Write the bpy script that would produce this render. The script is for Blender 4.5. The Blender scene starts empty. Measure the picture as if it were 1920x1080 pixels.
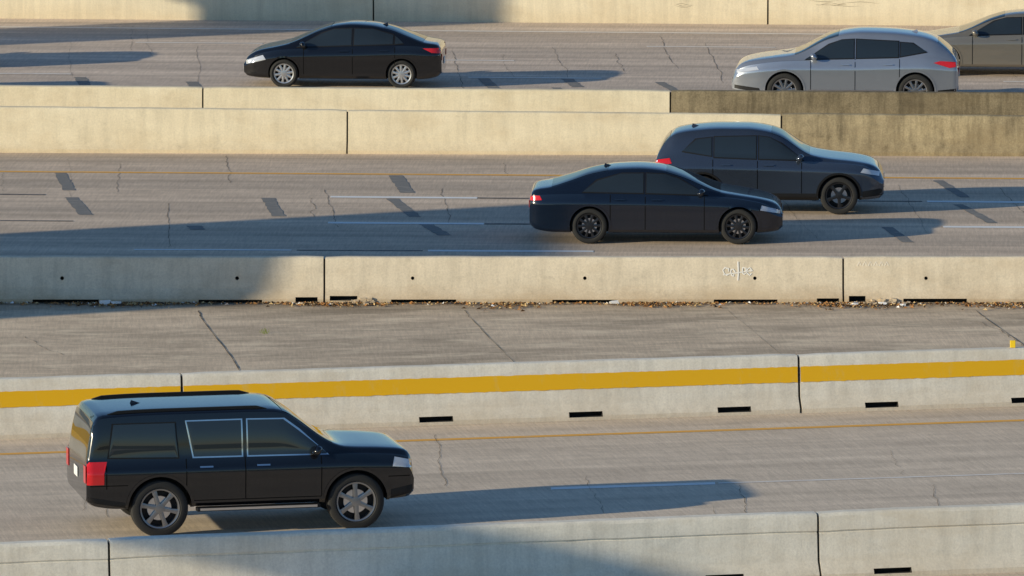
import bpy, bmesh, math, random
from mathutils import Vector, Matrix
random.seed(7)
D=bpy.data
scene=bpy.context.scene
col=scene.collection
rad=math.radians
SUN_E=13.2; SUN_A=23.0

# ------------------------------------------------------------------ world / light / camera
w=D.worlds.new("World"); scene.world=w; w.use_nodes=True
nt=w.node_tree; bg=nt.nodes["Background"]
sky=nt.nodes.new("ShaderNodeTexSky"); sky.sky_type='NISHITA'; sky.sun_disc=False
sky.sun_elevation=rad(SUN_E); sky.sun_rotation=rad(247); sky.air_density=1.0; sky.dust_density=0.1; sky.ozone_density=4.0
nt.links.new(sky.outputs[0],bg.inputs[0]); bg.inputs[1].default_value=0.13
sd=D.lights.new("sun",'SUN'); sd.energy=5.0; sd.angle=rad(0.55); sd.color=(1.0,0.88,0.63)
so=D.objects.new("sun",sd); col.objects.link(so)
dirv=Vector((math.cos(rad(SUN_E))*math.cos(rad(SUN_A)),math.cos(rad(SUN_E))*math.sin(rad(SUN_A)),-math.sin(rad(SUN_E))))
so.rotation_euler=dirv.to_track_quat('-Z','Y').to_euler(); so.location=(-60,-30,40)
cd=D.cameras.new("camera"); co=D.objects.new("camera",cd); col.objects.link(co)
cd.sensor_width=36; cd.lens=262.5; cd.clip_end=6000; cd.clip_start=1
co.location=(0,-135.8,19.3); co.rotation_euler=(rad(90-8.09),0,0)
scene.camera=co
scene.view_settings.view_transform='Standard'; scene.view_settings.look='None'; scene.view_settings.exposure=0

# ------------------------------------------------------------------ material helpers
class NB:
    def __init__(s,name):
        s.m=D.materials.new(name); s.m.use_nodes=True; s.t=s.m.node_tree
        s.b=s.t.nodes["Principled BSDF"]
    def n(s,typ,**k):
        x=s.t.nodes.new(typ)
        for a,v in k.items(): setattr(x,a,v)
        return x
    def l(s,a,b): s.t.links.new(a,b)
    def pos(s): return s.n("ShaderNodeNewGeometry").outputs["Position"]
    def mapped(s,scale=(1,1,1),rotz=0,loc=(0,0,0)):
        r=s.n("ShaderNodeMapping"); r.vector_type='POINT'
        r.inputs["Rotation"].default_value=(0,0,rotz)
        s.l(s.pos(),r.inputs["Vector"])
        m=s.n("ShaderNodeMapping"); m.inputs["Scale"].default_value=scale; m.inputs["Location"].default_value=loc
        s.l(r.outputs[0],m.inputs["Vector"]); return m.outputs[0]
    def noise(s,vec,scale=1,detail=4,rough=.55):
        x=s.n("ShaderNodeTexNoise"); x.inputs["Scale"].default_value=scale
        x.inputs["Detail"].default_value=detail; x.inputs["Roughness"].default_value=rough
        s.l(vec,x.inputs["Vector"]); return x.outputs["Fac"]
    def rng(s,v,a,b,c,d):
        x=s.n("ShaderNodeMapRange"); s.l(v,x.inputs[0])
        for i,q in enumerate((a,b,c,d)): x.inputs[i+1].default_value=q
        return x.outputs[0]
    def mix(s,f,a,b,mode='MIX'):
        x=s.n("ShaderNodeMix",data_type='RGBA',blend_type=mode)
        for sock,v in ((x.inputs[0],f),(x.inputs[6],a),(x.inputs[7],b)):
            if isinstance(v,(int,float)): sock.default_value=v
            elif isinstance(v,tuple): sock.default_value=(*v,1)
            else: s.l(v,sock)
        return x.outputs[2]
    def math(s,op,a,b=0.0):
        x=s.n("ShaderNodeMath",operation=op)
        for i,v in enumerate((a,b)):
            if isinstance(v,(int,float)): x.inputs[i].default_value=v
            else: s.l(v,x.inputs[i])
        return x.outputs[0]
    def val(s,v,c):
        cc=s.n("ShaderNodeCombineColor")
        for i in range(3): s.l(v,cc.inputs[i])
        return s.mix(1.0,c,cc.outputs[0],'MULTIPLY')
    def bump(s,h,strength=.3,dist=.01):
        x=s.n("ShaderNodeBump"); x.inputs["Strength"].default_value=strength; x.inputs["Distance"].default_value=dist
        s.l(h,x.inputs["Height"]); s.l(x.outputs[0],s.b.inputs["Normal"])

def pavement(name,c1,c2,ang,lane=None,y0=0,dark=.2,seed=0,streak=.22,stain=0.0):
    b=NB(name); A=-ang
    big=b.noise(b.mapped((.25,.5,1),A,(seed,seed,0)),1,5,.6)
    c=b.mix(b.rng(big,.3,.7,0,1),c1,c2)
    st=b.noise(b.mapped((.035,1.6,1),A,(seed*2,3,0)),1,5,.65)
    c=b.val(b.rng(st,.3,.7,1-streak,1+streak*.6),c)
    if lane:
        sp=b.n("ShaderNodeSeparateXYZ"); b.l(b.mapped((1,1,1),A),sp.inputs[0])
        ph=b.math('MULTIPLY',b.math('SUBTRACT',sp.outputs[1],y0),2*math.pi/lane)
        cs=b.math('COSINE',ph)
        wob=b.noise(b.mapped((.12,.8,1),A,(9,seed,0)),1,4,.6)
        f=b.math('MULTIPLY',b.rng(cs,-1.0,-.35,1,0),b.rng(wob,.3,.65,.35,1))
        c=b.mix(b.math('MULTIPLY',f,dark*1.5),c,tuple(x*.5 for x in (c2[0],c2[1]*1.04,c2[2]*1.1)))
        f2=b.rng(b.math('COSINE',b.math('MULTIPLY',ph,2.0)),.3,-1.0,0,1)
        c=b.val(b.rng(f2,0,1,1.04,.93),c)
    ti=b.noise(b.mapped((22,1.2,1),A),1,3,.7)
    c=b.val(b.rng(ti,.3,.7,.86,1.12),c)
    sp2=b.noise(b.pos(),38,2,.7)
    c=b.val(b.rng(sp2,.3,.7,.84,1.14),c)
    bl=b.noise(b.mapped((.9,1.8,1),A,(seed,12,0)),1,7,.7)
    c=b.val(b.rng(bl,.35,.68,1.05,.86),c)
    if stain:
        s1=b.noise(b.mapped((.13,.55,1),A-.25,(4,seed+1.3,0)),1,6,.62)
        c=b.val(b.rng(s1,.48,.62,1,1-stain),c)
        s2=b.noise(b.mapped((.55,1.1,1),A,(seed,2,0)),1,8,.72)
        c=b.mix(b.rng(s2,.50,.66,0,.62),c,tuple(x*.60 for x in c2))
        s3=b.noise(b.mapped((.7,1.9,1),A,(seed,7,0)),1,8,.75)
        c=b.mix(b.rng(s3,.52,.66,0,.7),c,tuple(min(.95,x*1.18) for x in c1))
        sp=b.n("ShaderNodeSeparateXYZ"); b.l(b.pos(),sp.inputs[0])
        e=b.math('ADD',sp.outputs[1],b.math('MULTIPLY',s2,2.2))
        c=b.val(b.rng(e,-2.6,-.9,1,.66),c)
    b.l(c,b.b.inputs["Base Color"]); b.b.inputs["Roughness"].default_value=.9
    b.b.inputs["Specular IOR Level"].default_value=.25
    b.bump(b.math('ADD',sp2,b.math('MULTIPLY',ti,.8)),.2,.004)
    return b.m

def concrete(name,c1,c2,drip=.2,base_dark=.35,H=.85,seed=0,mott=.2):
    b=NB(name)
    n1=b.noise(b.mapped((.6,.6,1.5),0,(seed,0,0)),1,6,.6)
    c=b.mix(b.rng(n1,.32,.68,0,1),c1,c2)
    dr=b.noise(b.mapped((5,5,.35),0,(seed,1,0)),1,5,.7)
    c=b.val(b.rng(dr,.42,.72,1.03,1-drip),c)
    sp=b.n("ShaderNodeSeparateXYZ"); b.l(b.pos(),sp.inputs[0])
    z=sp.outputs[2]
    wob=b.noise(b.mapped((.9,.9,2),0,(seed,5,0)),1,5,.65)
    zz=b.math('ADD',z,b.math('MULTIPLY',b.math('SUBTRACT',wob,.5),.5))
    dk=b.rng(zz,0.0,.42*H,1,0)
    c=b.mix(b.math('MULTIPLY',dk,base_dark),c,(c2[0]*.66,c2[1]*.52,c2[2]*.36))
    sp2=b.noise(b.pos(),30,3,.7)
    c=b.val(b.rng(sp2,.3,.7,1-mott*.6,1+mott*.35),c)
    n3=b.noise(b.mapped((2.2,2.2,3),0,(seed,8,0)),1,7,.75)
    c=b.val(b.rng(n3,.55,.75,1,1-mott),c)
    n4=b.noise(b.mapped((.35,.35,.8),0,(seed,18,0)),1,6,.7)
    c=b.mix(b.rng(n4,.5,.72,0,.55),c,(c2[0]*.78,c2[1]*.70,c2[2]*.60))
    b.l(c,b.b.inputs["Base Color"]); b.b.inputs["Roughness"].default_value=.85
    b.b.inputs["Specular IOR Level"].default_value=.25
    b.bump(b.math('ADD',sp2,b.math('MULTIPLY',n3,1.5)),.4,.006)
    return b.m

def worn_paint(name,c,under,wear=.5,rough=.7):
    b=NB(name)
    n=b.noise(b.mapped((3,9,1)),1,6,.75)
    b.l(b.mix(b.rng(n,.62-wear*.3,.78-wear*.2,0,.85),c,under),b.b.inputs["Base Color"])
    b.b.inputs["Roughness"].default_value=rough
    return b.m

def flat(name,c,rough=.6,metal=0,coat=0,spec=.5,var=.06):
    b=NB(name); n=b.noise(b.n("ShaderNodeTexCoord").outputs["Object"],6,3,.6)
    b.l(b.val(b.rng(n,.3,.7,1-var,1+var),b.mix(0.0,c,c)),b.b.inputs["Base Color"])
    b.b.inputs["Roughness"].default_value=rough; b.b.inputs["Metallic"].default_value=metal
    b.b.inputs["Coat Weight"].default_value=coat; b.b.inputs["Coat Roughness"].default_value=.03
    b.b.inputs["Specular IOR Level"].default_value=spec
    return b.m

def newobj(name,verts,faces,mats,fm=None,smooth=None,parent=None):
    me=D.meshes.new(name); me.from_pydata([tuple(v) for v in verts],[],faces)
    for m in (mats if isinstance(mats,(list,tuple)) else [mats]): me.materials.append(m)
    if fm: me.polygons.foreach_set("material_index",fm)
    bm=bmesh.new(); bm.from_mesh(me); bmesh.ops.recalc_face_normals(bm,faces=bm.faces); bm.to_mesh(me); bm.free()
    if smooth is not None:
        me.polygons.foreach_set("use_smooth",[True]*len(me.polygons)); me.set_sharp_from_angle(angle=rad(smooth))
    o=D.objects.new(name,me); col.objects.link(o)
    if parent: o.parent=parent
    return o

def boolean_cut(o,cutters):
    bpy.context.view_layer.update()
    for c in cutters:
        md=o.modifiers.new("cut",'BOOLEAN'); md.operation='DIFFERENCE'; md.solver='EXACT'; md.object=c
    dg=bpy.context.evaluated_depsgraph_get()
    me=D.meshes.new_from_object(o.evaluated_get(dg),preserve_all_data_layers=True,depsgraph=dg)
    o.modifiers.clear(); o.data=me
    for c in cutters: D.objects.remove(c,do_unlink=True)

# ------------------------------------------------------------------ setting materials
m_far=pavement("far_pavement",(.78,.63,.50),(.68,.55,.44),-.072,3.45,34.2,.26,1,.28)
m_mid=pavement("mid_pavement",(.76,.60,.455),(.66,.525,.40),-.05,3.85,4.9,.30,2,.28)
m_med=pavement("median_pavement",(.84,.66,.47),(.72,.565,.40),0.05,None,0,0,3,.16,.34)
m_near=pavement("near_pavement",(.80,.66,.51),(.71,.585,.455),.204,None,0,.15,4,.2)
m_b_far=concrete("barrier_concrete_cream",(.88,.77,.56),(.80,.69,.49),.12,.28,.85,1,.16)
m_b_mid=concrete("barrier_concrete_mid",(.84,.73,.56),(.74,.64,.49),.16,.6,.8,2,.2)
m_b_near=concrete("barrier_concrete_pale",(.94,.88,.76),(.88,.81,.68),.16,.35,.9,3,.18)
m_b_old=concrete("barrier_concrete_weathered",(.36,.29,.18),(.20,.16,.10),.55,.2,.85,4,.45)
m_b_old2=concrete("barrier_concrete_weathered_b",(.56,.45,.27),(.36,.29,.18),.5,.2,.85,5,.4)
m_wall=concrete("wall_concrete",(.88,.78,.58),(.81,.71,.52),.14,.2,1,6,.14)
m_dark=flat("joint_dark",(.03,.027,.024),.95)
m_void=flat("slot_void",(.02,.018,.016),.95)
m_white=worn_paint("lane_paint_white",(.90,.89,.86),(.68,.57,.46),.3)
m_whitef=worn_paint("lane_paint_faded",(.88,.83,.76),(.70,.58,.48),.6)
m_yel=worn_paint("lane_paint_yellow",(.92,.47,.07),(.68,.52,.34),.35)
m_blk=worn_paint("lane_contrast_black",(.10,.09,.085),(.42,.36,.30),.5)
m_patch=worn_paint("tar_patch",(.19,.185,.175),(.36,.32,.28),.5,.85)
m_crack=worn_paint("crack_dark",(.10,.08,.06),(.34,.28,.21),.5,.95)
m_stripe=worn_paint("barrier_yellow",(.98,.54,.004),(.86,.56,.12),.18,.5)

# ------------------------------------------------------------------ ground sheets
def sheet(name,poly,z,mat):
    return newobj(name,[(x,y,z) for x,y in poly],[tuple(range(len(poly)))],mat)
gb=NB("dry_grass")
g=gb.mix(gb.rng(gb.noise(gb.pos(),.4,6,.7),.3,.7,0,1),(.10,.10,.04),(.19,.16,.08)); gb.l(g,gb.b.inputs["Base Color"]); gb.b.inputs["Roughness"].default_value=.95
sheet("ground",[(-3000,-3000),(3000,-3000),(3000,3000),(-3000,3000)],-.03,gb.m)
fW=lambda x:46.2-.074*x
fBK=lambda x:24.1-.064*x
fFR=lambda x:19.9-.03*x
fMB=lambda x:-2.0
fST=lambda x:-15.65+.2066*x
fNR=lambda x:-30.9+.222*x
X=90
sheet("far_road",[(-X,fBK(-X)+.3),(X,fBK(X)+.3),(X,fW(X)+.1),(-X,fW(-X)+.1)],0,m_far)
sheet("barrier_gap_pavement",[(-X,fFR(-X)+.3),(X,fFR(X)+.3),(X,fBK(X)+.3),(-X,fBK(-X)+.3)],-.004,m_med)
sheet("mid_road",[(-X,fMB(0)+.3),(X,fMB(0)+.3),(X,fFR(X)+.3),(-X,fFR(-X)+.3)],0,m_mid)
xe=62
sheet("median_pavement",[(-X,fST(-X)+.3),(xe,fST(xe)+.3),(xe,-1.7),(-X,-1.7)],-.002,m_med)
xf=70
sheet("near_road",[(-X,fNR(-X)+.3),(xf,fNR(xf)+.3),(xf,fST(xf)+.3),(-X,fST(-X)+.3)],.002,m_near)
sheet("service_road",[(-X,-78),(xf,-45),(xf,fNR(xf)+.3),(-X,fNR(-X)+.3)],-.002,m_near)

# markings ------------------------------------------------------
def stripline(vs,fs,f,xa,xb,wd,z=.006,n=1):
    for i in range(n):
        a=xa+(xb-xa)*i/n; b=xa+(xb-xa)*(i+1)/n; k=len(vs)
        vs+= [(a,f(a)-wd/2,z),(b,f(b)-wd/2,z),(b,f(b)+wd/2,z),(a,f(a)+wd/2,z)]; fs.append((k,k+1,k+2,k+3))
def marks(name,items,mat):
    vs=[];fs=[]
    for it in items: stripline(vs,fs,*it)
    return newobj(name,vs,fs,mat)
marks("edge_line_white",[(lambda x:44.1-.082*x,-X,X,.24)],m_whitef)
marks("lane_dashes_far",[((lambda x,c=c:c-.072*x),x0+12.2*k,x0+12.2*k+3.05,.19) for c,x0 in ((41.0,-9),(37.7,-3.0),(34.2,-1.0)) for k in range(-5,6)],m_whitef)
marks("edge_line_yellow_mid",[(lambda x:16.45-.055*x,-X,X,.2)],m_yel)
fA=lambda x:12.75-.06*x; fB=lambda x:8.85-.05*x; fC=lambda x:4.95-.03*x
it=[]
for k in range(-5,6):
    it+=[(fA,-3.65+k*11.95,-.7+k*11.95,.26),(fB,-3.6+k*12,-.55+k*12,.26)]
it+=[(fC,-1.6,1.55,.24),(fC,-7.2,-4.2,.14),(fC,10.6,13.7,.15),(fC,-19,-16,.15)]
marks("lane_dashes_mid",it,m_white)
marks("lane_contrast_mid",[(fA,-.68,.9,.15),(fB,-.53,.6,.15),(fA,6.0,8.2,.13),(fA,-12,-9.4,.15),(fC,-4.1,-1.7,.12),(fB,-11.5,-8.6,.12)],m_blk)
fY=lambda x:-17.12+.2062*x; fN=lambda x:-22.17+.19*x
marks("edge_line_yellow_near",[(fY,-X,xf,.18)],m_yel)
marks("lane_dashes_near",[(fN,.6+12.2*k,3.15+12.2*k,.22) for k in range(-5,5)],m_white)
marks("lane_wear_near",[(fN,3.2,9.5,.10)],m_whitef)

# tar patches -----------------------------------------------------
P=[(-9.3,16.8,-8.95,14.0,.26),(-8.85,12.9,-8.4,10.2,.28),(-2.4,16.4,-2.1,13.6,.3),(-4.9,12.8,-4.6,10.0,.27),(-2.4,12.7,-1.9,9.9,.26),
   (8.7,15.6,9.1,12.9,.22),(8.9,11.8,9.4,9.0,.2),(-1.7,8.9,-1.3,7.2,.28),(-6.2,8.6,-6.1,8.0,.3),(7.3,8.4,7.6,6.2,.22),
   (-9.9,34.3,-9.5,31.2,.28),(-7.3,33.4,-7.0,31.0,.28),(-.65,34.0,-.25,30.9,.3),(1.25,34.0,1.5,32.3,.28),(1.0,32.2,1.2,30.8,.22),
   (3.35,33.3,3.9,30.5,.22),(-3.45,32.2,-3.2,30.8,.28),(-15,16.8,-14.7,14,.26),(14.5,12.4,14.9,9.8,.26)]
vs=[];fs=[]
for (xa,ya,xb,yb,wd) in P:
    n=14; k=len(vs)
    for i in range(n+1):
        t=i/n; x=xa+(xb-xa)*t+random.uniform(-.012,.012); y=ya+(yb-ya)*t; ww=wd*random.uniform(.86,1.08)/2
        vs+=[(x-ww,y,.005),(x+ww,y,.005)]
        if i: fs.append((k+2*i-2,k+2*i-1,k+2*i+1,k+2*i))
newobj("tar_patch_strips",vs,fs,m_patch)

# cracks -------------------------------------------------------------
vs=[];fs=[]
def crack(pts,wd,jit,z=.0045,sub=10):
    k=len(vs); cnt=0; wob=0
    for a,b in zip(pts[:-1],pts[1:]):
        for i in range(sub):
            t=i/sub; wob=wob*.75+random.uniform(-jit,jit)
            x=a[0]+(b[0]-a[0])*t+wob; y=a[1]+(b[1]-a[1])*t
            ww=wd*random.uniform(.3,1.15)/2
            vs.extend([(x-ww,y,z),(x+ww,y,z)])
            if cnt: q=k+2*cnt; fs.append((q-2,q-1,q+1,q))
            cnt+=1
for x,wd in ((-14.6,.02),(-5.65,.03),(-.86,.016),(3.9,.007),(8.35,.018),(13.2,.02)):
    crack([(x,-2.9),(x+.12,-3.9),(x+.85,-8.8),(x+1.2,-11.5),(x+1.5,fST(x+1.5))],wd,.012)
crack([(-8.6,-6.1),(-8.2,-7.2),(-7.6,-8.4)],.012,.05)
crack([(8.3,-4.2),(8.8,-6.0),(9.0,-7.6)],.012,.05)
def randcracks(f0,f1,n,wd,jit,z=.0045,lean=.3):
    for i in range(n):
        x=-13+26*(i+random.random())/n
        t0=random.uniform(0,.6); t1=min(1,t0+random.uniform(.15,.55))
        y0=f0(x)+(f1(x)-f0(x))*t0; y1=f0(x)+(f1(x)-f0(x))*t1
        dx=random.uniform(-lean,-.1)*(y1-y0)*.25
        crack([(x,y0),(x+dx,y1)],wd*random.uniform(.4,1.1),jit,z,24)
randcracks(lambda x:fFR(x)-.3,lambda x:5,20,.015,.035)
randcracks(lambda x:fW(x)-.3,lambda x:fBK(x)+5,20,.015,.035)
randcracks(lambda x:fST(x)-.4,lambda x:fNR(x)+1,16,.011,.035,.0075)
newobj("pavement_cracks",vs,fs,m_crack)

# ------------------------------------------------------------------ barriers
def profileF(H,t=.09,groove=None):
    fr=[(-.30,-.02),(-.30,.075),(-.285,.10),(-.19,.24),(-.178,.27)]
    if groove:
        zg=H-groove
        fr+=[(-.135,zg-.02),(-.118,zg-.012),(-.118,zg+.008),(-.138,zg+.016)]
    fr+=[(-t-.03,H-.05),(-t-.012,H-.018),(-t+.015,H-.002)]
    bk=[(-a,z) for a,z in fr[::-1]]
    return fr+bk
def barrier(name,f,slope,joints,Hf,matf,mats,slots=(),holes=(),groove=None,xr=(-80,60),gap=.035,t=.09,stripe=None):
    L=math.hypot(1,slope); nx,ny=-slope/L,1/L
    def P(x,off,z): return (x+nx*(off+.3),f(x)+ny*(off+.3),z)
    js=[xr[0]]+[j for j in joints if xr[0]<j<xr[1]]+[xr[1]]
    vs=[];fs=[];fm=[]; sv=[];sf=[]
    for a,b in zip(js[:-1],js[1:]):
        a2=a+gap/2;b2=b-gap/2; n=max(2,int((b2-a2)/.35)); mi=matf((a+b)/2)
        k0=len(vs); m=None; hj=random.uniform(-.010,.010)
        for i in range(n+1):
            x=a2+(b2-a2)*i/n; pr=profileF(Hf(x)+hj+random.uniform(-.004,.004),t,groove); m=len(pr)
            e=.012 if i in(0,n) else 0
            for (o,z) in pr: vs.append(P(x,o*(1-e*2)+random.uniform(-.0025,.0025),z-(e if z>.3 else 0)))
            if i:
                for j in range(m):
                    q=(j+1)%m; fs.append((k0+(i-1)*m+j,k0+(i-1)*m+q,k0+i*m+q,k0+i*m+j)); fm.append(mi)
        fs.append(tuple(k0+j for j in range(m))); fm.append(mi)
        fs.append(tuple(k0+n*m+j for j in range(m-1,-1,-1))); fm.append(mi)
        if stripe:
            z0,z1=stripe; k0=len(sv)
            def off(z,H): return -.178+(z-.27)/((H-.05)-.27)*(.178-t-.03)
            for i in range(n*5+1):
                x=a2+.005+(b2-a2-.01)*i/(n*5); H=Hf(x)
                za=z0+random.uniform(-.006,.006); zb=z1+random.uniform(-.005,.005)
                sv+=[P(x,off(za,H)-.006,za),P(x,off(zb,H)-.006,zb)]
                if i: q=k0+2*i; sf.append((q-2,q-1,q+1,q))
    o=newobj(name,vs,fs,mats,fm,smooth=25)
    v=[];fc=[]
    for (x,ln,z0,z1) in slots:
        k=len(v); v+=[P(x+s*ln/2,oo,z) for s in(-1,1) for oo in(-.5,-.12) for z in(z0,z1)]
        fc+=[tuple(k+i for i in q) for q in((0,1,3,2),(4,6,7,5),(0,4,5,1),(2,3,7,6),(0,2,6,4),(1,5,7,3))]
    for (x,z,r) in holes:
        k=len(v); N=12
        for oo in(-.4,-.06):
            for i in range(N):
                an=2*math.pi*i/N; v.append(P(x+r*math.cos(an),oo,z+r*math.sin(an)))
        fc+=[tuple(k+i for i in range(N)),tuple(k+N+i for i in range(N-1,-1,-1))]
        fc+=[(k+i,k+N+i,k+N+(i+1)%N,k+(i+1)%N) for i in range(N)]
    if v:
        mt=list(mats)+[m_void]; o.data.materials.append(m_void)
        boolean_cut(o,[newobj("cutter",v,fc,mt,[len(mats)]*len(fc))])
    v=[];fc=[]
    for j in js[1:-1]:
        pr=[(a*.72,z-.05 if z>.3 else z) for a,z in profileF(Hf(j),t)]; k=len(v); m=len(pr)
        for x in(j-.03-gap/2,j+.03+gap/2):
            for (oo,z) in pr: v.append(P(x,oo,z))
        for i in range(m): q=(i+1)%m; fc.append((k+i,k+q,k+m+q,k+m+i))
    newobj("joint_filler",v,fc,m_dark,parent=o)
    if stripe: newobj("yellow_stripe",sv,sf,m_stripe,parent=o)
    return o
def js(a,d): return [a+d*k for k in range(-9,9)]
lerp=lambda a,b,t:a+(b-a)*t
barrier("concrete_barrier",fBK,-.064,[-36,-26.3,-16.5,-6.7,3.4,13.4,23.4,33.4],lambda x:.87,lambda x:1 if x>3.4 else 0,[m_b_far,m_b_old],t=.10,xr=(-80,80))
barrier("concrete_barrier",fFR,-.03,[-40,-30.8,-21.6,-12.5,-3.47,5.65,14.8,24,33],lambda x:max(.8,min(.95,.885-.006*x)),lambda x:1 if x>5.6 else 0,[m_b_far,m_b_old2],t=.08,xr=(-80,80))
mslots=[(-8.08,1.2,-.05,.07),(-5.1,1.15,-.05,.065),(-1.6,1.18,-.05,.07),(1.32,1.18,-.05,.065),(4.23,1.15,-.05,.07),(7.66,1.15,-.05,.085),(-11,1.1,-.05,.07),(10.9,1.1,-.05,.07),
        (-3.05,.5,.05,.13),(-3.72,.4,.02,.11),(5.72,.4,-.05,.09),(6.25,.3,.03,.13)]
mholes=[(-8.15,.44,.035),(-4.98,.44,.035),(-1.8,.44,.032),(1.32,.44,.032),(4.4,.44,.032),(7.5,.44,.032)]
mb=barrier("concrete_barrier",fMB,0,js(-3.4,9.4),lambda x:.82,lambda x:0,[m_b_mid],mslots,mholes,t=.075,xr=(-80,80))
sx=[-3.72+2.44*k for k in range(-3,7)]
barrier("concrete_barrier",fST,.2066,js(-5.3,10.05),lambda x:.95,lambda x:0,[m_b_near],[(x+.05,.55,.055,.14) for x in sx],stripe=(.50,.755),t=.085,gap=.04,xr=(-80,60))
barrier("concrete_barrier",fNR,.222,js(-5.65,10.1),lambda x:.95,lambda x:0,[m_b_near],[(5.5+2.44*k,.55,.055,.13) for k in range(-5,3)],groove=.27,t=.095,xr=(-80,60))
# chalk scribbles on the middle barrier
vs=[];fs=[]
def stroke(pts,wd=.012):
    k=len(vs)
    for i,(x,z) in enumerate(pts):
        a=pts[max(0,i-1)]; b=pts[min(len(pts)-1,i+1)]; dx,dz=b[0]-a[0],b[1]-a[1]; l=math.hypot(dx,dz) or 1
        for s in(-1,1):
            xx=x-dz/l*wd*s/2; zz=z+dx/l*wd*s/2; of=-.178+(zz-.27)/.5*.073
            vs.append((xx,-1.7+of-.008,zz))
        if i: q=k+2*i; fs.append((q-2,q-1,q+1,q))
stroke([(4.09,.40),(4.10,.55),(4.09,.74)],.024)
for (cx,cz,s) in((3.88,.56,.06),(4.00,.55,.05),(4.20,.57,.05),(4.30,.56,.05)):
    stroke([(cx+s*math.cos(a)*random.uniform(.5,1.1),cz+s*1.3*math.sin(a)*random.uniform(.7,1.2)) for a in [j*.7 for j in range(9)]],.019)
stroke([(3.82,.50),(4.36,.58)],.016)
for i in range(6): stroke([(6.25+i*.1,.66),(6.29+i*.1,.74),(6.32+i*.1,.67)],.008)
newobj("chalk_scribble",vs,fs,worn_paint("chalk",(.97,.96,.93),(.85,.78,.66),.3),parent=mb)

# retaining wall
vs=[];fs=[]
jw=[-80]+[-3.4+9.65*k for k in range(-7,9)]+[84]
for a,b in zip(jw[:-1],jw[1:]):
    k=len(vs)
    for x in(a+.02,b-.02):
        for (oo,z) in((0,-.03),(0,.1),(.02,3.0),(.05,3.04),(.33,3.04),(.35,3),(.35,-.03)): vs.append((x+.074*oo,fW(x)+oo,z))
    fs+=[tuple(k+i for i in(j,(j+1)%7,7+(j+1)%7,7+j)) for j in range(7)]+[tuple(range(k,k+7)),tuple(range(k+13,k+6,-1))]
wl=newobj("retaining_wall",vs,fs,m_wall)
vs=[(-80,fW(-80)+.12,-.03),(84,fW(84)+.12,-.03),(84,fW(84)+.12,2.9),(-80,fW(-80)+.12,2.9)]
newobj("joint_backing",vs,[(0,1,2,3)],m_dark,parent=wl)
vs=[];fs=[]
for (x0,z0,ln,n) in((7.2,.50,1.9,6),(3.6,.52,.9,3)):
    for i in range(n):
        xa=x0+random.uniform(0,ln*.5); la=ln*random.uniform(.2,.6); za=z0+random.uniform(-.1,.1); k=len(vs)
        for j in range(9):
            x=xa+la*j/8; z=za+.02*math.sin(j*.7+i)+random.uniform(-.004,.004); h=.007*math.sin(math.pi*(j+.3)/8.6)
            vs+=[(x,fW(x)-.004+.0075*z,z-h),(x,fW(x)-.004+.0075*z,z+h)]
            if j: q=k+2*j; fs.append((q-2,q-1,q+1,q))
newobj("scuff_marks",vs,fs,flat("scuff_rubber",(.45,.38,.27),.9),parent=wl)

# ------------------------------------------------------------------ unseen sign panels left of the frame, added to cast the broad shadows
m_galv=flat("galvanised_steel",(.45,.46,.47),.45,.6)
m_green=flat("shadow_panel_green",(.02,.18,.09),.5)
def boxv(vs,fs,a,b):
    k=len(vs)
    vs+=[(x,y,z) for x in(a[0],b[0]) for y in(a[1],b[1]) for z in(a[2],b[2])]
    fs+=[tuple(k+i for i in q) for q in((0,1,3,2),(4,6,7,5),(0,4,5,1),(2,3,7,6),(0,2,6,4),(1,5,7,3))]
def box(name,a,b,mat,parent=None,bev=0):
    vs=[];fs=[]; boxv(vs,fs,a,b); o=newobj(name,vs,fs,mat,parent=parent)
    if bev:
        md=o.modifiers.new("b",'BEVEL'); md.width=bev; md.segments=2
    return o
def cyl(name,c,r,h,mat,parent=None,N=20,r2=None):
    r2=r if r2 is None else r2
    vs=[(c[0]+rr*math.cos(2*math.pi*i/N),c[1]+rr*math.sin(2*math.pi*i/N),z) for rr,z in((r,c[2]),(r2,c[2]+h)) for i in range(N)]
    fs=[tuple(range(N)),tuple(range(2*N-1,N-1,-1))]+[(i,(i+1)%N,N+(i+1)%N,N+i) for i in range(N)]
    return newobj(name,vs,fs,mat,smooth=40,parent=parent)
def shadow_sign(xs,y0,y1,z0,z1,py,arm):
    e=D.objects.new("shadow_caster_sign",None); col.objects.link(e)
    box("panel",(xs-.03,y0,z0),(xs+.03,y1,z1),m_green,e)
    cyl("post",(xs+.35,py,-.03),.28,z1-.2,m_galv,e,r2=.2)
    lo,hi=arm
    for z in(z0+.35*(z1-z0),z0+.75*(z1-z0)): box("arm",(xs+.15,lo,z-.09),(xs+.33,hi,z+.09),m_galv,e)
    for i in range(int((y1-y0)/1.4)+1):
        y=y0+.3+i*(y1-y0-.6)/max(1,int((y1-y0)/1.4)); box("bracket",(xs+.03,y-.04,z0+.05),(xs+.15,y+.04,z1-.05),m_galv,e)
shadow_sign(-35,-14.9,-3.2,6.3,9.2,-9.2,(-14.4,-3.6))
shadow_sign(-30,-52,-41.5,7.1,8.45,-46,(-51,-42))
shadow_sign(-35,31.4,35.2,5.6,10.6,50.5,(31.7,50.5))

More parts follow.
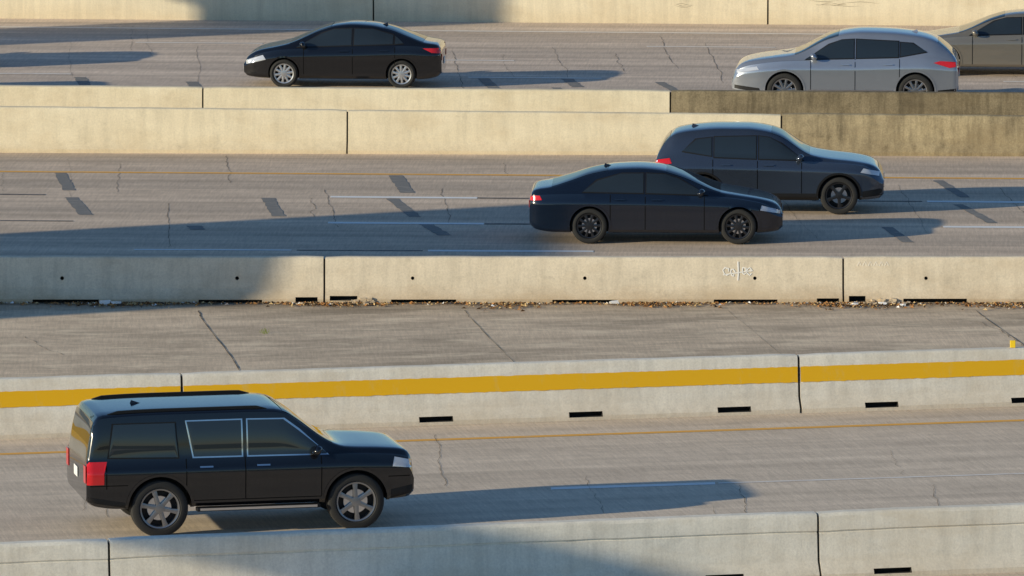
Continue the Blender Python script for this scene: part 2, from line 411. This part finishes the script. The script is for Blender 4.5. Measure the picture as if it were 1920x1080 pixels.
# ------------------------------------------------------------------ vehicles
def pchip(pts):
    xs=[p[0] for p in pts]; ys=[p[1] for p in pts]; n=len(xs)
    h=[xs[i+1]-xs[i] for i in range(n-1)]; d=[(ys[i+1]-ys[i])/h[i] for i in range(n-1)]
    m=[d[0]]+[0]*(n-2)+[d[-1]]
    for i in range(1,n-1):
        if d[i-1]*d[i]>0:
            w1=2*h[i]+h[i-1]; w2=h[i]+2*h[i-1]; m[i]=(w1+w2)/(w1/d[i-1]+w2/d[i])
    def f(x):
        if x<=xs[0]: return ys[0]
        if x>=xs[-1]: return ys[-1]
        i=max(j for j in range(n-1) if xs[j]<=x); t=(x-xs[i])/h[i]
        return ((1+2*t)*(1-t)**2*ys[i]+t*(1-t)**2*h[i]*m[i]+t*t*(3-2*t)*ys[i+1]+t*t*(t-1)*h[i]*m[i+1])
    return f
m_glass=flat("car_glass",(.018,.026,.034),.02,0,0,.8,0)
m_tire=flat("tire_rubber",(.018,.018,.018),.8)
m_alloy=flat("alloy_rim",(.6,.6,.6),.3,.8)
m_alloym=flat("alloy_rim_grey",(.30,.30,.31),.3,.8)
m_alloyd=flat("alloy_rim_dark",(.05,.05,.055),.35,.8)
m_trim=flat("black_trim",(.010,.010,.011),.5,0,0,.3)
m_chrome=flat("chrome",(.7,.7,.72),.15,1.0)
m_red=flat("tail_lamp_red",(.62,.015,.02),.15,0,.4)
m_head=flat("head_lamp",(.62,.64,.68),.1,.3,.8)
m_plate=flat("licence_plate",(.75,.75,.75),.5)
m_seam=flat("panel_seam",(.003,.003,.003),.8,0,0,.1)
def paint(name,c,metal=.35,rough=.32,coat=1.0): return flat(name,c,rough,metal,coat,.4,.02)

wheel_cache={}
def wheel_mesh(r,wd,spokes,rim):
    key=(r,wd,spokes,rim.name)
    if key in wheel_cache: return wheel_cache[key]
    vs=[];fs=[];fm=[]; N=44
    rr=r*.70
    def lathe(prof,mi,closed=False):
        k=len(vs); m=len(prof)
        for i in range(N):
            a=2*math.pi*i/N
            for (q,y) in prof: vs.append((q*math.cos(a),y,q*math.sin(a)))
        for i in range(N):
            for j in range(m-1):
                a=k+i*m+j; b=k+((i+1)%N)*m+j; fs.append((a,a+1,b+1,b)); fm.append(mi)
    h=wd/2
    lathe([(rr,h*.8),(rr+.02,h*.96),(r-.05,h),(r-.015,h*.86),(r,h*.6),(r,-h*.6),(r-.015,-h*.86),(r-.05,-h),(rr,-h*.8)],0)
    lathe([(rr+.004,h*.82),(rr-.004,h*.9),(rr-.025,h*.84),(rr-.035,h*.3),(rr-.04,-h*.7)],1)
    lathe([(rr-.03,h*.05),(.001,h*.05)],2)
    lathe([(rr*.62,h*.3),(rr*.6,h*.34),(.06,h*.34),(.001,h*.34)],3)
    lathe([(.075,h*.5),(.07,h*.86),(.03,h*.9),(.001,h*.9)],1)
    for s in range(spokes):
        a0=2*math.pi*s/spokes; k=len(vs); ws=1.4 if spokes<8 else 1
        for q,hw_,y in((.05,.024*ws,h*.84),(rr*.55,.020*ws,h*.86),(rr-.01,.030*ws,h*.82)):
            for sg,yy in((-1,y-.05),(-1,y-.004),(-.5,y),(.5,y),(1,y-.004),(1,y-.05)):
                px=q; pz=sg*hw_
                vs.append((px*math.cos(a0)-pz*math.sin(a0),yy,px*math.sin(a0)+pz*math.cos(a0)))
        for seg in range(2):
            for j in range(5):
                a=k+seg*6+j; fs.append((a,a+1,a+7,a+6)); fm.append(1)
    me=D.meshes.new("wheel"); me.from_pydata(vs,[],fs)
    for m in(m_tire,rim,m_trim,m_chrome): me.materials.append(m)
    me.polygons.foreach_set("material_index",fm); me.polygons.foreach_set("use_smooth",[True]*len(fs))
    bm=bmesh.new(); bm.from_mesh(me); bmesh.ops.recalc_face_normals(bm,faces=bm.faces); bm.to_mesh(me); bm.free()
    me.set_sharp_from_angle(angle=rad(35)); wheel_cache[key]=me; return me

def vehicle(name,S,near,side,theta,body,rim=None,trimc=None):
    L,hw=S['L'],S['hw']; rim=rim or m_alloy
    top=pchip(S['top']); belt=pchip(S['belt']); bot=pchip([(0,S['z0']+.14),(.12,S['z0']+.05),(.5,S['z0']),(L-.6,S['z0']),(L-.1,S['z0']+.03),(L,S['z0']+.1)])
    rb,fb=S.get('rb',.80),S.get('fb',.70); bx=S.get('boxy',0)
    plan=pchip([(0,rb),(.06,rb+.08*(1-bx)+.03*bx),(.25,.955+.03*bx),(.8,.995),(1.4,1),(L-1.3,1),(L-.75,.975+.015*bx),(L-.3,.89+.07*bx),(L-.08,min(.94,fb+.07)),(L,fb)])
    rf=S['roofw']
    def sec(x):
        z0=bot(x); zt=top(x); zs=min(belt(x),zt-.03); w_=hw*plan(x)
        g_=max(0,min(1,(zt-zs-.03)/.38)); g_=g_*g_*(3-2*g_)
        wr=lerp(w_*.84,min(hw*rf,w_*(.86+.04*bx)),g_); zE=zt-lerp(.022,.075-.02*bx,g_); h=zs-z0
        # side with a character crease below the shoulder and a scooped lower door
        pts=[(0,z0),(.8*w_,z0),(.93*w_,z0+.025),(.975*w_,z0+.08),(.978*w_,z0+.20*h),(.978*w_,z0+.34*h),(.986*w_,z0+.52*h),(.999*w_,z0+.72*h),(1.0*w_,z0+.78*h),(.975*w_,z0+.84*h),(.94*w_,zs)]
        for t in(.12,.33,.55,.78): pts.append((lerp(.925*w_,wr,t)+.02*g_*math.sin(math.pi*t),lerp(zs,zE,t)))
        pts+=[(wr,zE),(wr-.035,lerp(zE,zt,.5)),(wr-.10,lerp(zE,zt,.75)),(wr*.6,lerp(zE,zt,.93)),(wr*.3,zt-.001),(0,zt)]
        return pts
    NS=16
    def sidey(x,z):
        p=sec(x)
        for a,b in zip(p[2:NS],p[3:NS+1]):
            if a[1]<=z<=b[1] or (b[1]-a[1])<1e-9: 
                t=(z-a[1])/max(1e-6,b[1]-a[1]); return a[0]+(b[0]-a[0])*min(1,max(0,t))
        return p[2][0] if z<p[2][1] else p[NS][0]
    def topz(x,y):
        p=sec(x)[10:]; y=abs(y)
        for a,b in zip(p[:-1],p[1:]):
            if b[0]<=y<=a[0]: return a[1]+(b[1]-a[1])*(a[0]-y)/max(1e-6,a[0]-b[0])
        return p[0][1]
    E=D.objects.new(name,None); col.objects.link(E)
    xs=[0,.015,.04,.08,.13]+[.2+(L-.4)*i/60 for i in range(61)]+[L-.13,L-.08,L-.04,L-.015,L]
    vs=[];fs=[]
    for x in xs:
        p=sec(x); ring=p+[(-a,z) for a,z in p[-2:0:-1]]; m=len(ring)
        for (y,z) in ring: vs.append((x,y,z))
    for i in range(len(xs)-1):
        for j in range(m): q=(j+1)%m; fs.append((i*m+j,i*m+q,(i+1)*m+q,(i+1)*m+j))
    fs.append(tuple(range(m))); fs.append(tuple((len(xs)-1)*m+j for j in range(m-1,-1,-1)))
    bo=newobj("body",vs,fs,[body,m_trim],[0]*len(fs))
    v=[];fc=[]
    for xw in S['wx']:
        for sg in(-1,1):
            k=len(v);N=40; R=S['r']*S.get('arch',1.13)
            for yy in(hw-.36,hw+.3):
                for i in range(N):
                    a=2*math.pi*i/N; v.append((xw+R*math.cos(a),sg*yy,S['r']+.01+R*math.sin(a)))
            fc+=[tuple(k+i for i in range(N)),tuple(k+N+i for i in range(N-1,-1,-1))]
            fc+=[(k+i,k+N+i,k+N+(i+1)%N,k+(i+1)%N) for i in range(N)]
    boolean_cut(bo,[newobj("cutter",v,fc,[body,m_trim],[1]*len(fc))])
    bo.data.polygons.foreach_set("use_smooth",[True]*len(bo.data.polygons)); bo.data.set_sharp_from_angle(angle=rad(32))
    bo.parent=E
    # wheel-arch lips
    for xw in S['wx']:
        for sg in(-1,1):
            vs=[];fs=[]; R=S['r']*S.get('arch',1.13); n=22
            for i in range(n+1):
                a=math.pi*(-.10+1.20*i/n)
                for rr_,do in((R-.012,-.02),(R-.012,.008),(R+.028,.008)):
                    x=xw+rr_*math.cos(a); z=max(S['z0']+.02,S['r']+.01+rr_*math.sin(a)); x=min(L-.03,max(.03,x))
                    vs.append((x,sg*(sidey(x,z)+do),z))
                if i:
                    for j in range(2): q=3*i+j; fs.append((q-3,q-2,q+1,q))
            newobj("arch_lip",vs,fs,m_trim if S.get('dlip') else body,smooth=50,parent=E)
    def patch(nm,poly,mat,off=.006,nx=None,sides=(-1,1),nz=8):
        x0=min(p[0] for p in poly); x1=max(p[0] for p in poly); nx=nx or max(2,int((x1-x0)/.05)); 
        cols=sorted(set([x0+(x1-x0)*i/nx for i in range(nx+1)]+[p[0] for p in poly]))
        def ext(x):
            zz=[]; n=len(poly)
            for i in range(n):
                a,b=poly[i],poly[(i+1)%n]
                if abs(a[0]-b[0])<1e-6:
                    if abs(a[0]-x)<1e-6: zz+=[a[1],b[1]]
                elif min(a[0],b[0])-1e-7<=x<=max(a[0],b[0])+1e-7: zz.append(a[1]+(b[1]-a[1])*(x-a[0])/(b[0]-a[0]))
            return (min(zz),max(zz)) if zz else (0,0)
        vs=[];fs=[]
        for sg in sides:
            k=len(vs)
            for ci,x in enumerate(cols):
                lo,hi=ext(x)
                for j in range(nz+1):
                    z=lo+(hi-lo)*j/nz; vs.append((x,sg*(sidey(x,z)+off),z))
                if ci:
                    for j in range(nz): a=k+ci*(nz+1)+j; fs.append((a-nz-1,a-nz,a+1,a))
        return newobj(nm,vs,fs,mat,smooth=40,parent=E)
    def toppatch(nm,xa,xb,marg,mat,off=.006):
        vs=[];fs=[];nx=14;ny=16
        for i in range(nx+1):
            x=xa+(xb-xa)*i/nx; p=sec(x); wy=p[NS-1][0]-marg
            for j in range(ny+1):
                y=-wy+2*wy*j/ny; vs.append((x,y,topz(x,y)+off))
        for i in range(nx):
            for j in range(ny): a=i*(ny+1)+j; fs.append((a,a+1,a+ny+2,a+ny+1))
        return newobj(nm,vs,fs,mat,smooth=60,parent=E)
    def cappatch(nm,front,y0,y1,z0,z1,mat,off=.008,both=False,dep=.0):
        x=(L+off) if front else -off
        vs=[];fs=[]
        for sg in((-1,1) if both else (1,)):
            a,b=(sg*y0,sg*y1); boxv(vs,fs,(min(x,x-dep if front else x+dep)-.004,min(a,b),z0),(max(x,x-dep if front else x+dep)+.004,max(a,b),z1))
        return newobj(nm,vs,fs,mat,parent=E)
    for i,wn in enumerate(S['win']):
        cx=sum(p[0] for p in wn)/len(wn); cz=sum(p[1] for p in wn)/len(wn)
        big=[(p[0]+(.022 if p[0]>cx else -.022),p[1]+(.018 if p[1]>cz else -.022)) for p in wn]
        tm=(trimc or m_trim)
        if i in S.get('notrim',()): tm=m_trim
        patch("window_trim",big,tm,.005)
        patch("side_window",wn,m_glass,.010)
    toppatch("windshield",*S['ws'],.035,m_glass); toppatch("rear_window",*S['rw'],.07,m_glass)
    for (x,za,zb) in S['seams']: patch("door_seam",[(x-.007,za),(x+.007,za),(x+.007,zb),(x-.007,zb)],m_seam,.003,2)
    for (xa,xb,z) in S.get('hseams',[]): patch("sill_seam",[(xa,z-.006),(xb,z-.006),(xb,z+.006),(xa,z+.006)],m_seam,.003,nz=1)
    for (x,z) in S['handles']: patch("door_handle",[(x-.10,z-.012),(x+.10,z-.012),(x+.10,z+.012),(x-.10,z+.012)],trimc if trimc==m_chrome else body,.028,nz=2)
    for pl in S['tail']: patch("tail_lamp",pl,m_red,.009)
    for pl in S['head']: patch("head_lamp",pl,m_head,.009)
    for pl in S.get('clad',[]): patch("cladding",pl,m_trim,.004)
    for pl in S.get('chr',[]): patch("chrome_strip",pl,m_chrome,.012,nz=1)
    zb=S['z0']
    ht=top(L); rt=top(0)
    cappatch("grille",True,-hw*.42,hw*.42,zb+.22,ht-.02,m_trim)
    cappatch("head_lamp_front",True,hw*.45,hw*.68,ht-.16,ht-.03,m_head,both=True)
    cappatch("tail_lamp_rear",False,hw*(.52+.22*bx),hw*(rb-.02),rt-.16-.12*bx,rt-.02,m_red,both=True)
    cappatch("licence_plate",False,-.16,.16,rt-.30,rt-.15,m_plate,.012)
    xm,zm=S['mir']
    for sg in(-1,1):
        y=sg*(sidey(xm,zm)+.10)
        me=D.meshes.new("mirror"); bm=bmesh.new(); bmesh.ops.create_uvsphere(bm,u_segments=16,v_segments=10,radius=1)
        for vv in bm.verts: vv.co=Vector((vv.co.x*.075+(0.02 if vv.co.z>0 else 0),vv.co.y*.12,vv.co.z*.075)); 
        for f in bm.faces: f.smooth=True
        bm.to_mesh(me); bm.free(); me.materials.append(body)
        o=D.objects.new("mirror",me); col.objects.link(o); o.parent=E; o.location=(xm,y,zm+.03)
    wm=wheel_mesh(S['r'],.24,S['spokes'],rim)
    for xw in S['wx']:
        for sg in(-1,1):
            o=D.objects.new("wheel",wm); col.objects.link(o); o.parent=E
            o.location=(xw,sg*(hw-.155),S['r']); o.rotation_euler=(0,random.uniform(0,3),0 if sg>0 else math.pi)
    if S.get('rails'):
        xa,xb,yr=S['rails']
        for sg in(-1,1):
            vs=[];fs=[];n=16
            for i in range(n+1):
                x=xa+(xb-xa)*i/n; zz=topz(x,yr)+(.026 if 0<i<n else -.01)
                for dy,dz in((-.02,-.03),(.02,-.03),(.02,.012),(-.02,.012)): vs.append((x,sg*yr+dy,zz+dz))
                if i:
                    for j in range(4): fs.append(((i-1)*4+j,(i-1)*4+(j+1)%4,i*4+(j+1)%4,i*4+j))
            newobj("roof_rail",vs,fs,S.get('railmat',m_trim),smooth=30,parent=E)
    if S.get('step'):
        for sg in(-1,1):
            box("running_board",(S['wx'][0]+.55,sg*(hw-.08)-.07,zb-.05),(S['wx'][1]-.55,sg*(hw-.08)+.07,zb+.01),m_trim,E,.015)
            box("board_trim",(S['wx'][0]+.6,sg*(hw-.005)-.006,zb-.035),(S['wx'][1]-.6,sg*(hw-.005)+.006,zb),m_chrome,E)
    if S.get('antenna'): 
        x=S['antenna']; z=top(x); newobj("antenna_fin",[(x-.09,-.02,z-.01),(x-.09,.02,z-.01),(x+.1,0,z-.01),(x-.07,0,z+.05)],[(0,1,2),(0,1,3),(1,2,3),(2,0,3)],body,parent=E)
    th=rad(theta); xr=S['wx'][0]; ly=side*(hw-.04)
    E.location=(near[0]-(math.cos(th)*xr-math.sin(th)*ly),near[1]-(math.sin(th)*xr+math.cos(th)*ly),.004)
    E.rotation_euler=(0,0,th)
    return E

FULL=dict(L=4.96,hw=1.02,roofw=.84,z0=.42,r=.43,wx=(1.10,4.07),spokes=6,arch=1.14,rb=.95,fb=.90,boxy=1,
  top=[(0,1.12),(.03,1.30),(.07,1.50),(.11,1.68),(.16,1.80),(.28,1.85),(1.3,1.88),(2.4,1.88),(2.86,1.865),(3.04,1.82),(3.18,1.73),(3.78,1.31),(3.92,1.265),(4.5,1.225),(4.78,1.195),(4.89,1.15),(4.935,1.08),(4.955,.98),(4.96,.85)],
  belt=[(0,1.14),(.4,1.16),(3.7,1.16),(4.5,1.13),(4.88,1.06),(4.96,.82)],
  win=[[(.34,1.22),(1.38,1.195),(1.34,1.70),(.42,1.70)],[(1.62,1.195),(2.34,1.19),(2.34,1.715),(1.52,1.715)],[(2.44,1.19),(3.64,1.18),(3.20,1.54),(2.98,1.705),(2.44,1.715)]],
  notrim=(0,),ws=(2.98,3.74),rw=(.05,.13),seams=[(1.50,.66,1.17),(2.39,.48,1.17),(3.54,.48,1.14),(.30,.75,1.10)],hseams=[(1.60,3.54,.54),(.05,.62,.80),(4.56,4.94,.80)],
  handles=[(1.80,1.045),(2.66,1.045)],tail=[[(.004,.82),(.26,.82),(.31,1.16),(.01,1.16)]],head=[[(4.62,.95),(4.93,.92),(4.935,1.03),(4.66,1.09)]],
  mir=(3.46,1.21),rails=(.35,2.75,.76),step=True,antenna=.9,clad=[[(.02,.56),(.58,.46),(.58,.54),(.02,.64)],[(4.60,.46),(4.93,.54),(4.935,.66),(4.60,.60)]])
COUPE=dict(L=4.85,hw=.94,roofw=.66,z0=.20,r=.345,wx=(1.15,4.0),spokes=10,
  top=[(0,.84),(.03,.96),(.10,1.02),(.4,1.08),(.75,1.19),(1.2,1.34),(1.7,1.425),(2.1,1.44),(2.5,1.41),(2.85,1.32),(3.7,.99),(4.0,.94),(4.45,.86),(4.7,.78),(4.8,.70),(4.85,.60)],
  belt=[(0,.92),(.8,.96),(2,.95),(3.6,.91),(4.4,.80),(4.85,.56)],
  win=[[(1.02,1.00),(2.18,.985),(2.18,1.335),(1.75,1.33),(1.3,1.2)],[(2.24,.985),(3.42,.95),(2.85,1.24),(2.6,1.32),(2.24,1.335)]],
  ws=(2.62,3.66),rw=(.42,1.5),seams=[(1.55,.40,.95),(2.22,.28,.96),(3.35,.28,.92)],handles=[(1.73,.86),(2.45,.86)],
  tail=[[(.01,.82),(.24,.84),(.20,.92),(.02,.92)]],head=[[(4.42,.66),(4.80,.58),(4.81,.64),(4.45,.75)]],mir=(3.28,.97),antenna=1.5)
CUV=dict(L=4.52,hw=.93,roofw=.72,z0=.27,r=.375,wx=(.95,3.64),spokes=5,rb=.88,fb=.76,boxy=.5,dlip=True,
  top=[(0,.98),(.04,1.12),(.12,1.28),(.24,1.45),(.40,1.57),(.8,1.645),(1.3,1.68),(1.8,1.68),(2.2,1.635),(2.45,1.56),(3.10,1.17),(3.4,1.11),(4.0,1.04),(4.30,.97),(4.44,.87),(4.52,.70)],
  belt=[(0,1.04),(.8,1.10),(3.0,1.05),(4.1,.97),(4.52,.66)],
  win=[[(.55,1.24),(1.12,1.15),(1.12,1.50),(.82,1.46)],[(1.18,1.13),(2.0,1.10),(2.0,1.53),(1.18,1.51)],[(2.06,1.10),(2.94,1.08),(2.5,1.38),(2.28,1.50),(2.06,1.53)]],
  ws=(2.30,3.06),rw=(.08,.30),seams=[(1.15,.6,1.08),(2.03,.37,1.06),(2.90,.37,1.03)],handles=[(1.4,.98),(2.25,.98)],
  tail=[[(.01,.92),(.34,1.0),(.30,1.10),(.02,1.06)]],head=[[(4.06,.84),(4.43,.76),(4.44,.84),(4.12,.92)]],
  clad=[[(1.38,.28),(3.2,.28),(3.2,.42),(1.38,.42)],[(4.1,.34),(4.49,.38),(4.49,.52),(4.1,.46)]],mir=(2.86,1.1),antenna=.8)
SEDAN=dict(L=4.50,hw=.89,roofw=.66,z0=.20,r=.325,wx=(.90,3.57),spokes=10,
  top=[(0,.80),(.03,.93),(.10,.99),(.38,1.04),(.75,1.17),(1.2,1.33),(1.65,1.42),(2.05,1.44),(2.4,1.41),(2.75,1.31),(3.5,.99),(3.75,.93),(4.15,.84),(4.36,.74),(4.45,.65),(4.50,.55)],
  belt=[(0,.90),(.8,.97),(2,.93),(3.4,.88),(4.1,.77),(4.50,.52)],
  win=[[(.86,1.03),(1.05,1.01),(1.05,1.18),(1.0,1.15)],[(1.10,1.01),(1.98,.98),(1.98,1.335),(1.55,1.325),(1.10,1.20)],[(2.04,.98),(3.28,.93),(2.72,1.22),(2.45,1.32),(2.04,1.335)]],
  ws=(2.52,3.45),rw=(.42,1.32),seams=[(1.05,.55,.98),(2.01,.27,.96),(3.12,.27,.9)],handles=[(1.3,.86),(2.2,.85)],
  tail=[[(.01,.80),(.22,.82),(.42,.92),(.02,.92)]],head=[[(3.98,.64),(4.44,.52),(4.45,.61),(4.05,.74)]],mir=(3.12,.95),antenna=1.35)
MIDSUV=dict(L=5.00,hw=.98,roofw=.70,z0=.27,r=.39,wx=(.95,3.84),spokes=10,rb=.86,fb=.74,
  top=[(0,.94),(.04,1.08),(.12,1.19),(.30,1.36),(.52,1.51),(.9,1.61),(1.6,1.675),(2.1,1.685),(2.5,1.65),(2.85,1.56),(3.68,1.17),(4.1,1.11),(4.6,1.03),(4.82,.95),(4.92,.85),(4.97,.74),(5.0,.62)],
  belt=[(0,1.02),(.8,1.11),(2.5,1.06),(3.6,1.05),(4.5,.96),(4.9,.80),(5.0,.58)],
  win=[[(.70,1.27),(1.28,1.16),(1.28,1.46),(1.02,1.44)],[(1.33,1.15),(2.25,1.12),(2.25,1.52),(1.33,1.48)],[(2.31,1.12),(3.38,1.09),(2.85,1.40),(2.6,1.50),(2.31,1.52)]],
  ws=(2.66,3.62),rw=(.12,.46),seams=[(1.30,.62,1.11),(2.28,.40,1.10),(3.26,.40,1.05)],handles=[(1.55,.99),(2.5,.98)],
  tail=[[(.01,.95),(.20,.92),(.55,1.03),(.40,1.07),(.02,1.04)]],head=[[(4.40,.85),(4.90,.77),(4.91,.83),(4.45,.92)]],
  clad=[[(1.42,.28),(3.36,.28),(3.36,.38),(1.42,.38)],[(.05,.36),(.45,.30),(.45,.42),(.05,.46)],[(4.35,.34),(4.95,.42),(4.95,.50),(4.4,.44)]],chr=[[(1.45,.40),(3.32,.40),(3.32,.42),(1.45,.42)]],
  mir=(3.18,1.12),antenna=1.0)

black=paint("paint_black",(.003,.0035,.006),0,.2,1); navy=paint("paint_navy",(.005,.009,.020),.1,.2,1)
slate=paint("paint_slate",(.055,.072,.105),.6,.25,1); silver=paint("paint_silver",(.42,.45,.50),.7,.28)
tan=paint("paint_taupe",(.24,.22,.185),.5,.3); blk2=paint("paint_jet",(.004,.004,.005),0,.2,1); grey=paint("paint_grey",(.2,.2,.2),.5,.35)
vehicle("large_suv",FULL,(-5.23,-26.4),-1,12.0,black,rim=m_alloym,trimc=m_chrome)
vehicle("fastback_sedan",COUPE,(1.48,5.95),-1,-2.0,navy,rim=m_alloyd,trimc=m_trim)
vehicle("compact_suv",CUV,(3.76,10.35),-1,-2.8,slate,rim=m_alloyd,trimc=m_trim)
vehicle("sedan",SEDAN,(-2.5,31.95),1,176,blk2,trimc=m_trim)
vehicle("crossover_suv",MIDSUV,(8.9,28.0),1,176,silver,rim=m_alloym,trimc=m_trim)
vehicle("sedan",COUPE,(12.75,34.3),1,176,tan,trimc=m_trim)
vehicle("sedan",SEDAN,(-13.4,35.9),1,176,grey)  # unseen car left of the frame, added to cast its shadow into view
vehicle("sedan",SEDAN,(-14.2,29.7),1,176,silver)  # second unseen car, added for the shadow it throws on the far lanes

# ------------------------------------------------------------------ litter, rubble, reflector, weed
m_leaf=flat("dry_leaf",(.40,.19,.06),.9,var=.5); m_leaf2=flat("pale_leaf",(.60,.42,.20),.9); m_leaf3=flat("dark_leaf",(.10,.06,.03),.9); m_pap=flat("paper_litter",(.88,.88,.88),.8)
vs=[];fs=[];fm=[]
for (xa,xb,n,sp) in((-8.0,-6.0,460,.2),(-4.2,-2.3,420,.2),(-.7,.6,240,.35),(1.9,3.7,380,.2),(5.2,7.2,760,.28),(8.1,9.9,420,.3),(-10,10,900,.1)):
    for i in range(n):
        x=random.gauss((xa+xb)/2,(xb-xa)/4) if xb-xa<5 else random.uniform(xa,xb); y=-2.03-abs(random.gauss(0,sp)); s=random.uniform(.014,.055); a=random.uniform(0,6.28); t=random.uniform(-.02,.02)
        k=len(vs); c,s_=math.cos(a)*s,math.sin(a)*s
        vs+=[(x+c,y+s_,.012),(x-s_*.5,y+c*.5,.014+abs(t)),(x-c,y-s_,.012),(x+s_*.5,y-c*.5,.012+s*.7)]
        fs.append((k,k+1,k+2,k+3)); fm.append(random.choice((0,0,1,2)) if random.random()>.05 else 3)
newobj("leaf_litter",vs,fs,[m_leaf,m_leaf2,m_leaf3,m_pap],fm)
vs=[];fs=[]
def rock(c,s):
    k=len(vs); base=[(1,1,-1),(1,-1,-1),(-1,-1,-1),(-1,1,-1),(1,1,1),(1,-1,1),(-1,-1,1),(-1,1,1)]
    for b in base: vs.append(tuple(c[i]+b[i]*s[i]*random.uniform(.4,1) for i in range(3)))
    fs.extend([tuple(k+i for i in q) for q in((0,1,2,3),(4,7,6,5),(0,4,5,1),(1,5,6,2),(2,6,7,3),(3,7,4,0))])
for i in range(80):
    x=random.choice((random.uniform(-3.0,-2.5),random.uniform(-3.9,-2.5),random.uniform(6.4,7.0),random.uniform(5.5,7.2)))
    s=random.uniform(.012,.05); rock((x,-2.06-random.random()*.2,s*.5),(s,s*.8,s*.7))
for i in range(22):
    x=random.choice((random.gauss(-2.7,.12),random.gauss(6.75,.15))); s=random.uniform(.03,.07)
    rock((x,-2.0-random.random()*.05,s*.8),(s,s*.5,s))
newobj("concrete_rubble",vs,fs,m_b_mid)
vs=[];fs=[]
for (x,y,s) in((-7.35,-2.2,.08),(-7.15,-2.22,.07),(1.85,-2.15,.07),(6.7,-2.25,.06),(6.2,-2.3,.05),(9.3,-2.5,.05),(7.05,-2.35,.05)): rock((x,y,s*.6),(s*1.5,s*.7,s*.6))
newobj("paper_litter",vs,fs,m_pap)
m_yp=flat("reflector_yellow",(.9,.62,.02),.4)
yr=fST(8.28)+.31
e=box("barrier_reflector",(8.24,yr-.02,.94),(8.33,yr+.02,1.06),m_yp,None,.006)
m_weed=flat("weed_green",(.20,.24,.06),.8)
vs=[];fs=[]
for i in range(22):
    x=-4.35+random.gauss(0,.04);y=-5.6+random.gauss(0,.15);a=random.uniform(0,6.28);h=random.uniform(.03,.09);k=len(vs)
    vs+=[(x-.006,y,0),(x+.006,y,0),(x+math.cos(a)*h*.5,y+math.sin(a)*h*.5,h)]; fs.append((k,k+1,k+2))
newobj("weed",vs,fs,m_weed)
print("DONE")
